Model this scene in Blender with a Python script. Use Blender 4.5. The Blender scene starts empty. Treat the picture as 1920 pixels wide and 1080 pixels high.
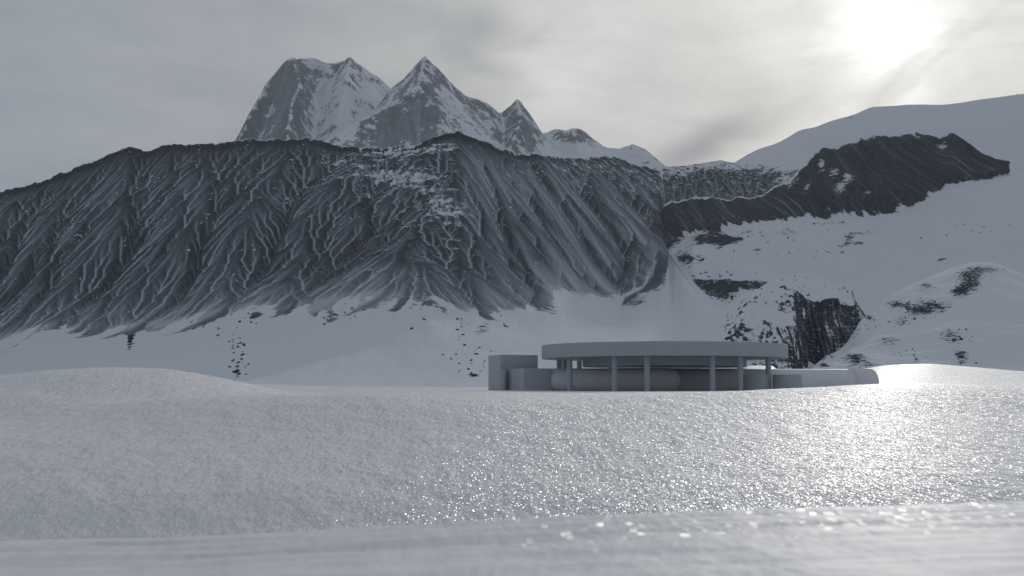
import bpy, bmesh, math, random
import numpy as np
from mathutils import Vector

# ------------------------------------------------------------------ camera, sky, sun, exposure
scene = bpy.context.scene
COL = scene.collection
F = 2667.0                      # focal length in pixels of a 1920 wide frame
PITCH = math.atan(200.0 / F)
CAMZ = 3.0                      # eye height above the datum
ca, sa = math.cos(PITCH), math.sin(PITCH)

def ue(px, py):
    """picture position -> (x/Y, z/Y) slopes of its line of sight"""
    px = np.asarray(px, float); py = np.asarray(py, float)
    rx = (px - 960) / F; ry = (540 - py) / F
    k = ca - ry * sa
    return rx / k, (sa + ry * ca) / k

def pt(px, py, Y):
    u, e = ue(px, py)
    return np.array([u * Y, Y + 0 * u, CAMZ + e * Y])

cam_d = bpy.data.cameras.new("camera")
cam = bpy.data.objects.new("camera", cam_d)
COL.objects.link(cam)
cam.location = (0, 0, CAMZ)
cam.rotation_euler = (math.pi / 2 + PITCH, 0, 0)
cam_d.sensor_width = 36.0
cam_d.lens = F * 36.0 / 1920.0
cam_d.clip_start = 0.05
cam_d.clip_end = 60000
cam_d.dof.use_dof = True
cam_d.dof.focus_distance = 60.0
cam_d.dof.aperture_fstop = 6.0
scene.camera = cam

sd = pt(1668, 40, 1.0) - np.array([0, 0, CAMZ])
sd /= np.linalg.norm(sd)
SUN = Vector(sd)
SUN_EL = math.asin(SUN.z)
SUN_AZ = math.atan2(SUN.x, SUN.y)
sun_d = bpy.data.lights.new("sun", 'SUN')
sun_d.energy = 1.7
sun_d.angle = math.radians(1.0)
sun_d.color = (1.0, 0.955, 0.89)
sun = bpy.data.objects.new("sun", sun_d)
COL.objects.link(sun)
sun.rotation_euler = SUN.to_track_quat('Z', 'Y').to_euler()
sun.location = SUN * 100

scene.view_settings.view_transform = 'Standard'
scene.view_settings.look = 'None'
scene.view_settings.gamma = 1.0
scene.view_settings.exposure = 0.0
scene.render.engine = 'CYCLES'
cy = scene.cycles
cy.max_bounces = 5; cy.diffuse_bounces = 4; cy.glossy_bounces = 2
cy.volume_bounces = 0
cy.use_denoising = True
cy.denoiser = 'OPENIMAGEDENOISE'
cy.denoising_input_passes = 'RGB_ALBEDO_NORMAL'
cy.denoising_prefilter = 'ACCURATE'
cy.sample_clamp_direct = 0.0
cy.sample_clamp_indirect = 4.0

class NT:
    """small helper to write node trees as expressions"""
    def __init__(s, tree):
        s.t = tree; s.n = tree.nodes; s.l = tree.links
    def new(s, typ, **kw):
        n = s.n.new(typ)
        for k, v in kw.items(): setattr(n, k, v)
        return n
    def put(s, sock, v):
        if isinstance(v, bpy.types.NodeSocket): s.l.new(v, sock)
        elif v is not None: sock.default_value = v
    def m(s, op, a, b=None, c=None, clamp=False):
        n = s.new('ShaderNodeMath', operation=op, use_clamp=clamp)
        s.put(n.inputs[0], a)
        if b is not None: s.put(n.inputs[1], b)
        if c is not None: s.put(n.inputs[2], c)
        return n.outputs[0]
    def vm(s, op, a, b=None, scale=None):
        n = s.new('ShaderNodeVectorMath', operation=op)
        s.put(n.inputs[0], a)
        if b is not None: s.put(n.inputs[1], b)
        if scale is not None: s.put(n.inputs['Scale'], scale)
        return n.outputs['Value'] if op in ('DOT_PRODUCT', 'LENGTH') else n.outputs[0]
    def noise(s, vec, scale, detail=4, rough=0.5, lac=2.0, dist=0.0):
        n = s.new('ShaderNodeTexNoise')
        s.put(n.inputs['Vector'], vec)
        n.inputs['Scale'].default_value = scale
        n.inputs['Detail'].default_value = detail
        n.inputs['Roughness'].default_value = rough
        n.inputs['Lacunarity'].default_value = lac
        n.inputs['Distortion'].default_value = dist
        return n.outputs['Fac']
    def ramp(s, fac, stops, interp='LINEAR'):
        n = s.new('ShaderNodeValToRGB')
        r = n.color_ramp; r.interpolation = interp
        while len(r.elements) < len(stops): r.elements.new(0.5)
        for el, (p, c) in zip(r.elements, stops):
            el.position = p
            el.color = (c, c, c, 1) if not hasattr(c, '__len__') else (*c, 1)
        s.put(n.inputs[0], fac)
        return n.outputs[0]
    def mix(s, f, a, b, blend='MIX'):
        n = s.new('ShaderNodeMix', data_type='RGBA', blend_type=blend)
        s.put(n.inputs[0], f)
        for i, v in ((6, a), (7, b)):
            if isinstance(v, tuple) and len(v) == 3: v = (*v, 1)
            s.put(n.inputs[i], v)
        return n.outputs[2]
    def sstep(s, v, a, b):
        n = s.new('ShaderNodeMapRange', interpolation_type='SMOOTHSTEP')
        s.put(n.inputs[0], v); n.inputs[1].default_value = a; n.inputs[2].default_value = b
        return n.outputs[0]

def build_world():
    w = bpy.data.worlds.new("World"); scene.world = w; w.use_nodes = True
    t = NT(w.node_tree); t.n.clear()
    out = t.new('ShaderNodeOutputWorld'); bg = t.new('ShaderNodeBackground')
    t.l.new(bg.outputs[0], out.inputs[0])
    tc = t.new('ShaderNodeTexCoord').outputs['Generated']
    sky = t.new('ShaderNodeTexSky', sky_type='NISHITA')
    sky.sun_disc = False; sky.sun_elevation = SUN_EL; sky.sun_rotation = SUN_AZ
    sky.air_density = 1.0; sky.dust_density = 2.0
    t.l.new(tc, sky.inputs[0]) if sky.inputs else None
    d = t.vm('NORMALIZE', tc)
    sx = t.new('ShaderNodeSeparateXYZ'); t.l.new(d, sx.inputs[0])
    X, Y, Z = sx.outputs
    # slopes (x/y, z/y) of the direction, used to lay out the cloud masses of the front sky
    Yp = t.m('MAXIMUM', Y, 0.05)
    U = t.m('DIVIDE', X, Yp); V = t.m('DIVIDE', Z, Yp)
    front = t.sstep(Y, 0.2, 0.6)
    cloudv = t.new('ShaderNodeCombineXYZ')
    t.put(cloudv.inputs[0], X); t.put(cloudv.inputs[1], Y); t.put(cloudv.inputs[2], t.m('MULTIPLY', Z, 2.6))
    cv = cloudv.outputs[0]
    n1 = t.noise(cv, 3.0, 6, 0.55, dist=0.6)
    n2 = t.noise(cv, 9.0, 5, 0.55, dist=1.2)
    n3 = t.noise(cv, 26.0, 5, 0.6, dist=0.8)
    w1 = t.m('SUBTRACT', n1, 0.5); w2 = t.m('SUBTRACT', n2, 0.5); w3 = t.m('SUBTRACT', n3, 0.5)
    dot = t.vm('DOT_PRODUCT', d, tuple(SUN))
    ang = t.m('ARCCOSINE', t.m('MINIMUM', dot, 0.99999))
    angw = t.m('ADD', ang, t.m('ADD', t.m('MULTIPLY', w1, 0.15), t.m('ADD', t.m('MULTIPLY', w3, 0.05), t.m('MULTIPLY', w2, 0.12))))
    angn = t.m('DIVIDE', t.m('MAXIMUM', angw, 0.0), math.pi)
    lum = t.ramp(angn, SKY_LUM, 'EASE')
    lum = t.m('MULTIPLY', lum, 2.0)
    def blob(px, py, rpx, rpy, rot, warp=0.03):
        u0, e0 = ue(px, py)
        du = t.m('ADD', t.m('SUBTRACT', U, float(u0)), t.m('MULTIPLY', w2, warp * 2))
        dv = t.m('ADD', t.m('SUBTRACT', V, float(e0)), t.m('MULTIPLY', w1, warp * 2))
        c, s_ = math.cos(rot), math.sin(rot)
        a = t.m('ADD', t.m('MULTIPLY', du, c), t.m('MULTIPLY', dv, s_))
        b = t.m('SUBTRACT', t.m('MULTIPLY', dv, c), t.m('MULTIPLY', du, s_))
        q = t.m('ADD', t.m('POWER', t.m('ABSOLUTE', t.m('MULTIPLY', a, F / rpx)), 2.0),
                t.m('POWER', t.m('ABSOLUTE', t.m('MULTIPLY', b, F / rpy)), 2.0))
        return t.m('MULTIPLY', t.m('EXPONENT', t.m('MULTIPLY', q, -1.0)), front)
    R = math.radians
    var = t.m('ADD', 1.0, t.m('ADD', t.m('MULTIPLY', w1, 0.22), t.m('ADD', t.m('MULTIPLY', w2, 0.32), t.m('MULTIPLY', w3, 0.20))))
    n4 = t.noise(cv, 5.5, 8, 0.62, dist=1.8)
    near_sun = t.m('ADD', 0.35, t.m('MULTIPLY', t.sstep(ang, 0.75, 0.15), 0.65))
    var = t.m('ADD', var, t.m('MULTIPLY', t.m('SUBTRACT', n4, 0.5), t.m('MULTIPLY', near_sun, 0.55)))
    lum = t.m('MULTIPLY', lum, var)
    for (px, py, rx_, ry_, rot, amp, wp) in SKY_BLOBS:
        lum = t.m('MULTIPLY', lum, t.m('ADD', 1.0, t.m('MULTIPLY', blob(px, py, rx_, ry_, R(rot), wp), amp)))
    # tint: cool grey when dim, faintly warm when bright
    tint = t.ramp(t.m('MULTIPLY', lum, 0.9), [(0.0, (0.90, 0.975, 1.12)), (0.30, (0.92, 0.985, 1.10)), (0.45, (0.985, 1.0, 0.99)), (0.8, (1.01, 1.0, 0.97))])
    c = t.vm('SCALE', tint, scale=lum)
    sk = t.vm('SCALE', sky.outputs[0], scale=0.002)
    tot = t.vm('ADD', c, sk)
    t.l.new(tot, bg.inputs[0]); bg.inputs[1].default_value = 1.0

# brightness of the clouded sky against the angle from the sun (fraction of 180 degrees), halved
SKY_LUM = [(0.0, 0.9), (0.0105, 0.56), (0.021, 0.45), (0.04, 0.37), (0.075, 0.32),
           (0.105, 0.235), (0.14, 0.185), (0.22, 0.165), (0.5, 0.147), (1.0, 0.145)]
# cloud masses: px, py, half sizes, tilt, gain, raggedness
SKY_BLOBS = [
    (1330, 252, 120, 36, 24, -0.34, 0.015),
    (1290, 280, 85, 36, 25, -0.30, 0.015),
    (1660, 175, 190, 16, 42, -0.16, 0.012),
    (1470, 210, 150, 18, 38, -0.07, 0.01),
    (1760, 120, 220, 12, 42, -0.12, 0.012),
    (1700, 190, 160, 14, 44, 0.10, 0.01),
    (1540, 130, 40, 40, 0, -0.08, 0.02),
    (1030, 130, 100, 90, 40, 0.22, 0.05),
    (1160, 60, 90, 40, 20, 0.10, 0.04),
    (930, 30, 70, 40, 10, -0.12, 0.03),
    (850, 40, 160, 26, -12, -0.12, 0.02),
    (900, 110, 90, 22, -25, -0.14, 0.02),
    (640, 90, 260, 30, -10, 0.08, 0.03),
    (330, 150, 200, 60, -8, 0.06, 0.03),
    (220, 250, 260, 60, 10, 0.07, 0.03),
]
build_world()

# ------------------------------------------------------------------ numeric helpers
rng = np.random.default_rng(7)
def _perm(seed):
    r = np.random.default_rng(seed)
    return r.permutation(512), r.uniform(0, 2 * np.pi, 512)

def gnoise(x, y, seed=0):
    P, A = _perm(seed)
    xi = np.floor(x).astype(np.int64); yi = np.floor(y).astype(np.int64)
    xf = x - xi; yf = y - yi
    def g(ix, iy, fx, fy):
        h = P[(P[ix & 511] + iy) & 511]
        a = A[h]
        return np.cos(a) * fx + np.sin(a) * fy
    sx = xf * xf * xf * (xf * (xf * 6 - 15) + 10); sy = yf * yf * yf * (yf * (yf * 6 - 15) + 10)
    n00 = g(xi, yi, xf, yf); n10 = g(xi + 1, yi, xf - 1, yf)
    n01 = g(xi, yi + 1, xf, yf - 1); n11 = g(xi + 1, yi + 1, xf - 1, yf - 1)
    return 1.5 * ((n00 * (1 - sx) + n10 * sx) * (1 - sy) + (n01 * (1 - sx) + n11 * sx) * sy)

def fbm(x, y, octv=5, seed=0, rough=0.5, ridged=False):
    s = 0; a = 1.0; t = 0
    for o in range(octv):
        n = gnoise(x * 2 ** o + 17.3 * o, y * 2 ** o - 9.1 * o, seed + o)
        if ridged: n = 1 - 2 * np.abs(n)
        s = s + a * n; t += a; a *= rough
    return s / t

def sm(v, a, b):
    t = np.clip((v - a) / (b - a), 0, 1)
    return t * t * (3 - 2 * t)

def curve(pts, smooth=True):
    """list of (px, py) -> function u -> e"""
    a = np.array(pts, float)
    u, e = ue(a[:, 0], a[:, 1])
    return cubic(u, e) if smooth else (lambda q: np.interp(q, u, e))

def cubic(xs, ys):
    """shape preserving cubic"""
    xs = np.asarray(xs, float); ys = np.asarray(ys, float)
    if len(xs) == 1: return lambda q: np.full_like(q, ys[0], dtype=float)
    h = np.diff(xs); d = np.diff(ys) / h
    m = np.zeros(len(xs)); m[0] = d[0]; m[-1] = d[-1]
    for i in range(1, len(xs) - 1):
        m[i] = 0 if d[i - 1] * d[i] <= 0 else (h[i - 1] + h[i]) / (h[i - 1] / d[i] + h[i] / d[i - 1])
    def f(q):
        q = np.clip(q, xs[0], xs[-1])
        i = np.clip(np.searchsorted(xs, q) - 1, 0, len(h) - 1)
        t = (q - xs[i]) / h[i]
        return ((2 * t**3 - 3 * t**2 + 1) * ys[i] + (t**3 - 2 * t**2 + t) * h[i] * m[i]
                + (-2 * t**3 + 3 * t**2) * ys[i + 1] + (t**3 - t**2) * h[i] * m[i + 1])
    return f

def shift(pts, d): return [(a, b + d) for a, b in pts]

def along(pts):
    """list of (px, value) -> function u -> value"""
    if not hasattr(pts, '__len__'): return lambda q: np.full_like(q, float(pts), dtype=float)
    a = np.array(pts, float)
    u = (a[:, 0] - 960) / F
    return cubic(u, a[:, 1])

def loft(px0, px1, ncol, rows, sharp=(), smooth=True):
    """rows: (curve points, distance spec, number of steps to the next row). -> x, y, z, s grids"""
    u = np.linspace((px0 - 960) / F, (px1 - 960) / F, ncol)
    E = []; D = []
    for (c, dist, n) in rows:
        e = curve(c, smooth and c is not None)(u) if hasattr(c, '__len__') else c(u)
        y = along(dist)(u)
        E.append(e * y); D.append(y)
    E = np.array(E); D = np.array(D); K = len(rows)
    s = np.concatenate([k + np.arange(rows[k][2]) / rows[k][2] for k in range(K - 1)] + [[K - 1.0]])
    def tang(A):
        M = np.zeros_like(A); M[0] = A[1] - A[0]; M[-1] = A[-1] - A[-2]
        for k in range(1, K - 1): M[k] = (A[k + 1] - A[k - 1]) / 2
        return M
    ME, MD = tang(E), tang(D)
    Yg = np.zeros((len(s), ncol)); Zg = np.zeros_like(Yg)
    for j, v in enumerate(s):
        k = min(int(v), K - 2); t = v - k
        h0, h1, h2, h3 = 2*t**3-3*t**2+1, t**3-2*t**2+t, -2*t**3+3*t**2, t**3-t**2
        for A, M, G in ((E, ME, Zg), (D, MD, Yg)):
            m0 = (A[k + 1] - A[k]) if k in sharp else M[k]
            m1 = (A[k + 1] - A[k]) if (k + 1) in sharp else M[k + 1]
            if G is Yg:      # distance stays monotone
                lim = 1.5 * np.abs(A[k + 1] - A[k]); m0 = np.clip(m0, -lim, lim); m1 = np.clip(m1, -lim, lim)
            G[j] = h0 * A[k] + h1 * m0 + h2 * A[k + 1] + h3 * m1
    Xg = u[None, :] * Yg
    S = np.repeat(s[:, None], ncol, 1)
    return Xg, Yg, Zg, S

NB = [(-1, -1), (-1, 0), (-1, 1), (0, -1), (0, 1), (1, -1), (1, 0), (1, 1)]
def receivers(x, y, z, stoch=0.0, r=None):
    ny, nx = z.shape
    idx = np.arange(ny * nx).reshape(ny, nx)
    best = np.zeros((ny, nx)); rec = idx.copy()
    dist = np.ones((ny, nx))
    for dy, dx in NB:
        ys = slice(max(0, -dy), ny - max(0, dy)); xs = slice(max(0, -dx), nx - max(0, dx))
        ys2 = slice(max(0, dy), ny - max(0, -dy)); xs2 = slice(max(0, dx), nx - max(0, -dx))
        dd = np.hypot(x[ys2, xs2] - x[ys, xs], y[ys2, xs2] - y[ys, xs])
        sl = (z[ys, xs] - z[ys2, xs2]) / dd
        key = sl
        if stoch: key = np.where(sl > 0, sl * (1 - stoch * r.random(sl.shape)), -1)
        b = best[ys, xs]
        better = key > b
        best[ys, xs] = np.where(better, key, b)
        rr = rec[ys, xs]; rr[better] = idx[ys2, xs2][better]; rec[ys, xs] = rr
        q = dist[ys, xs]; q[better] = dd[better]; dist[ys, xs] = q
    return rec.ravel(), dist.ravel()

def accumulate(z, rec, area):
    order = np.argsort(z.ravel())[::-1].tolist()
    A = area.ravel().tolist(); R = rec.tolist()
    for i in order:
        j = R[i]
        if j != i: A[j] += A[i]
    return np.array(A).reshape(z.shape)

def erode(x, y, z, Kf, dt, iters, area, m=0.45, stoch=0.3, maxslope=1.6, seed=3):
    """implicit stream power erosion"""
    r = np.random.default_rng(seed)
    for it in range(iters):
        rec, dist = receivers(x, y, z, stoch, r)
        A = accumulate(z, rec, area)
        f = (Kf * dt * A ** m).ravel() / dist
        order = np.argsort(z.ravel()).tolist()
        h = z.ravel().tolist(); fl = f.tolist(); R = rec.tolist()
        for i in order:
            j = R[i]
            if j != i:
                hj = h[j]
                if hj < h[i]: h[i] = (h[i] + fl[i] * hj) / (1 + fl[i])
        z = np.array(h).reshape(z.shape)
    return z

def erode_half(x, y, z, Kf, dt, iters, m=0.45, seed=3, step=2, **kw):
    q = slice(None, None, step)
    xs, ys, zs, ks = x[q, q], y[q, q], z[q, q], (Kf[q, q] if hasattr(Kf, 'shape') else Kf)
    ar = np.abs(np.gradient(xs, axis=1) * np.gradient(ys, axis=0)) + 1e-3
    ze = erode(xs, ys, zs, ks, dt, iters, ar, m=m, seed=seed, **kw)
    d = ze - zs
    ny, nx = z.shape
    fy = np.clip(np.arange(ny) / step, 0, d.shape[0] - 1.001); fx = np.clip(np.arange(nx) / step, 0, d.shape[1] - 1.001)
    iy, ix = fy.astype(int), fx.astype(int); ty, tx = (fy - iy)[:, None], (fx - ix)[None]
    up = (d[iy][:, ix] * (1 - ty) * (1 - tx) + d[iy + 1][:, ix] * ty * (1 - tx) + d[iy][:, ix + 1] * (1 - ty) * tx + d[iy + 1][:, ix + 1] * ty * tx)
    return z + up

def streaks(x, y, z, area, mask, lo=55, hi=98, runs=4, stoch=0.7, nb=1, gam=1.0):
    fl = flowmap(x, y, z, area, runs, stoch)
    a, b = np.percentile(fl[mask], [lo, hi])
    return blur(np.clip((fl - a) / (b - a), 0, 1) ** gam, nb)

def trickle(x, y, z, mask, n=60000, steps=420, inertia=0.55, seed=5, jitter=0.25, nb=1, lo=30, hi=99.3):
    """let n grains of snow slide down the slope and note where their tracks gather"""
    r = np.random.default_rng(seed)
    ny, nx = z.shape
    xi, xj = np.gradient(x, axis=0), np.gradient(x, axis=1)
    yi, yj = np.gradient(y, axis=0), np.gradient(y, axis=1)
    zi, zj = np.gradient(z, axis=0), np.gradient(z, axis=1)
    det = xj * yi - xi * yj + 1e-9
    gx = (zj * yi - zi * yj) / det; gy = (zi * xj - zj * xi) / det
    vx, vy = -gx, -gy
    vj = (vx * yi - vy * xi) / det; vi = (vy * xj - vx * yj) / det
    l = np.hypot(vi, vj) + 1e-9
    vi, vj = (vi / l).ravel(), (vj / l).ravel()
    cand = np.flatnonzero(mask.ravel()); st = r.choice(cand, n)
    pi, pj = (st // nx) + r.random(n), (st % nx) + r.random(n)
    hi_, hj = np.zeros(n), np.zeros(n); alive = np.ones(n, bool)
    T = np.zeros(ny * nx)
    for k in range(steps):
        i0 = pi.astype(int); j0 = pj.astype(int)
        ok = (i0 > 0) & (i0 < ny - 2) & (j0 > 0) & (j0 < nx - 2)
        if not ok.all():
            pi, pj, hi_, hj, i0, j0 = pi[ok], pj[ok], hi_[ok], hj[ok], i0[ok], j0[ok]
        if len(pi) == 0: break
        q = i0 * nx + j0; fi = pi - i0; fj = pj - j0
        w00 = (1 - fi) * (1 - fj); w01 = (1 - fi) * fj; w10 = fi * (1 - fj); w11 = fi * fj
        a = vi[q] * w00 + vi[q + 1] * w01 + vi[q + nx] * w10 + vi[q + nx + 1] * w11
        b = vj[q] * w00 + vj[q + 1] * w01 + vj[q + nx] * w10 + vj[q + nx + 1] * w11
        m = np.hypot(a, b) + 1e-6
        hi_ = inertia * hi_ + (1 - inertia) * a / m; hj = inertia * hj + (1 - inertia) * b / m
        h = np.hypot(hi_, hj) + 1e-6
        pi = pi + 0.9 * hi_ / h; pj = pj + 0.9 * hj / h
        for ww_, off in ((w00, 0), (w01, 1), (w10, nx), (w11, nx + 1)):
            T += np.bincount(q + off, ww_, ny * nx)
    T = np.log1p(T.reshape(ny, nx))
    a, b = np.percentile(T[mask], [lo, hi])
    return blur(np.clip((T - a) / (b - a), 0, 1), nb)

def flowmap(x, y, z, area, runs=5, stoch=0.75, seed=11):
    r = np.random.default_rng(seed); T = 0
    for k in range(runs):
        rec, _ = receivers(x, y, z, stoch, r)
        T = T + np.log(accumulate(z, rec, area))
    return T / runs

def blur(a, n=1):
    for _ in range(n):
        b = np.pad(a, 1, mode='edge')
        a = (b[1:-1, 1:-1] * 4 + (b[:-2, 1:-1] + b[2:, 1:-1] + b[1:-1, :-2] + b[1:-1, 2:]) * 2
             + b[:-2, :-2] + b[2:, 2:] + b[:-2, 2:] + b[2:, :-2]) / 16
    return a

def upz(x, y, z):
    """upward component of the surface normal"""
    ax, ay, az = np.gradient(x, axis=1), np.gradient(y, axis=1), np.gradient(z, axis=1)
    bx, by, bz = np.gradient(x, axis=0), np.gradient(y, axis=0), np.gradient(z, axis=0)
    nx_, ny_, nz = ay * bz - az * by, az * bx - ax * bz, ax * by - ay * bx
    return np.abs(nz) / np.sqrt(nx_**2 + ny_**2 + nz**2 + 1e-9)

def envelope(x, y, ridges, base):
    z = np.full(x.shape, base, float); 
    for (pts, sl, curv) in ridges:
        P = np.array([pt(*p) - np.array([0, 0, CAMZ]) for p in pts])
        seg = []
        for a, b in zip(P[:-1], P[1:]):
            n = max(2, int(np.linalg.norm(b - a) / 9))
            seg.append(a + (b - a) * np.linspace(0, 1, n)[:, None])
        Q = np.concatenate(seg)
        for q in Q:
            d = np.hypot(x - q[0], y - q[1])
            z = np.maximum(z, q[2] - sl * d / (1 + curv * d))
    return z

def blobs(px, s, items):
    """sum of soft spots: (centre px, centre s, half width px, half height s, gain)"""
    t = 0
    for cx, cs, wx, ws, a in items: t = t + a * np.exp(-(((px - cx) / wx) ** 2 + ((s - cs) / ws) ** 2))
    return t

def stones(px, py, n, x0, x1, y0, y1, seed, size=(2.0, 6.5), clumps=7, spread=(45, 14)):
    """scattered rocks poking out of the snow, gathered in loose clumps"""
    r = np.random.default_rng(seed)
    cx, cy = r.uniform(x0, x1, clumps), r.uniform(y0, y1, clumps)
    t = np.zeros(px.shape)
    for k in range(n):
        c = r.integers(clumps)
        a, b = cx[c] + r.normal(0, spread[0]), cy[c] + r.normal(0, spread[1])
        w = r.uniform(*size); h = w * r.uniform(0.35, 0.6)
        m = (np.abs(px - a) < 3 * w) & (np.abs(py - b) < 3 * h + w)
        u, v = px[m] - a, py[m] - b
        t[m] += 1.25 * np.exp(-((u / w) ** 2 + ((v - 0.35 * u * r.uniform(-1, 1)) / h) ** 2) ** 1.5)
    return t

def grid_mesh(name, x, y, z, mat, attrs=None, kind='structure', flip=False):
    ny, nx = z.shape
    co = np.stack([x, y, z + CAMZ], -1).reshape(-1, 3).astype(np.float32)
    me = bpy.data.meshes.new(name)
    i = np.arange(ny * nx).reshape(ny, nx)
    q = np.stack([i[:-1, :-1], i[:-1, 1:], i[1:, 1:], i[1:, :-1]], -1).reshape(-1, 4)
    nf = len(q)
    me.vertices.add(len(co)); me.vertices.foreach_set('co', co.ravel())
    me.loops.add(nf * 4); me.loops.foreach_set('vertex_index', q.ravel().astype(np.int32))
    me.polygons.add(nf)
    me.polygons.foreach_set('loop_start', (np.arange(nf) * 4).astype(np.int32))
    me.polygons.foreach_set('loop_total', np.full(nf, 4, np.int32))
    me.polygons.foreach_set('use_smooth', np.ones(nf, bool))
    me.update(calc_edges=True)
    for k, v in (attrs or {}).items():
        a = me.attributes.new(k, 'FLOAT', 'POINT')
        a.data.foreach_set('value', np.clip(v, 0, 1).astype(np.float32).ravel())
    me.materials.append(mat)
    o = bpy.data.objects.new(name, me); COL.objects.link(o)
    o['kind'] = kind
    return o

# ------------------------------------------------------------------ materials
def new_mat(name):
    m = bpy.data.materials.new(name); m.use_nodes = True
    t = NT(m.node_tree)
    return m, t, t.n['Principled BSDF']

def mountain_mat(name, rock_dark, rock_light, snow_col=(0.74, 0.78, 0.84), thin=0.42, nscale=0.12, bump=0.6, bdist=1.0, patch=(0.42, 0.58), zs=2.0, dots=0.9):
    m, t, b = new_mat(name)
    P = t.new('ShaderNodeNewGeometry').outputs['Position']
    sn = t.new('ShaderNodeAttribute', attribute_name='snow').outputs['Fac']
    fl = t.new('ShaderNodeAttribute', attribute_name='flow').outputs['Fac']
    sq = t.new('ShaderNodeMapping'); t.put(sq.inputs[0], P); sq.inputs['Scale'].default_value = (1, 1, zs)
    na = t.noise(sq.outputs[0], nscale, 6, 0.62)
    nb = t.noise(sq.outputs[0], nscale * 5, 4, 0.6)
    v = t.m('ADD', sn, t.m('ADD', t.m('MULTIPLY', t.m('SUBTRACT', na, 0.5), 1.5), t.m('MULTIPLY', t.m('SUBTRACT', nb, 0.5), 0.7)))
    cov = t.sstep(v, *patch)
    nr = t.noise(P, nscale * 1.7, 5, 0.6)
    rock = t.mix(t.sstep(nr, 0.3, 0.7), (*rock_dark, 1), (*rock_light, 1))
    nd = t.noise(sq.outputs[0], nscale * 3.2, 2, 0.5)
    nc = t.noise(P, nscale * 0.35, 3, 0.6)
    spots = t.m('MULTIPLY', t.sstep(t.m('ADD', nd, t.m('MULTIPLY', t.m('SUBTRACT', nc, 0.5), 0.5)), 0.70, 0.75), dots)
    cov = t.m('MAXIMUM', cov, spots)
    dusted = t.mix(t.m('MULTIPLY', fl, thin), rock, (0.52, 0.58, 0.66, 1))
    c = t.mix(cov, dusted, (*snow_col, 1))
    t.put(b.inputs['Base Color'], c)
    t.put(b.inputs['Roughness'], 0.85)
    b.inputs['Specular IOR Level'].default_value = 0.0
    bp = t.new('ShaderNodeBump'); bp.inputs['Strength'].default_value = bump; bp.inputs['Distance'].default_value = bdist
    bb = t.m('MULTIPLY', t.m('ADD', t.m('MULTIPLY', nb, 0.5), nr), t.m('SUBTRACT', 1.0, t.m('MULTIPLY', cov, 0.92)))
    t.put(bp.inputs['Height'], bb)
    t.l.new(bp.outputs[0], b.inputs['Normal'])
    return m

ROCKD = (0.030, 0.032, 0.036); ROCKL = (0.075, 0.078, 0.085)
M_ridge = mountain_mat('ridge_rock_and_snow', (0.022, 0.026, 0.034), (0.036, 0.041, 0.050), thin=0.95, nscale=0.09, bdist=2.2, zs=1.3)
M_crag = mountain_mat('crag_rock_and_snow', (0.036, 0.041, 0.051), (0.074, 0.082, 0.096), nscale=0.10, bdist=1.5, thin=0.7, dots=0.3)
M_knoll = mountain_mat('knoll_rock_and_snow', (0.040, 0.046, 0.057), (0.105, 0.115, 0.132), nscale=0.7, bump=0.2, bdist=0.1, thin=0.55)
M_far = mountain_mat('far_rock_and_snow', (0.07, 0.077, 0.090), (0.15, 0.16, 0.18), nscale=0.018, bdist=6.0, thin=0.62, zs=1.1, dots=0.3)

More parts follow.
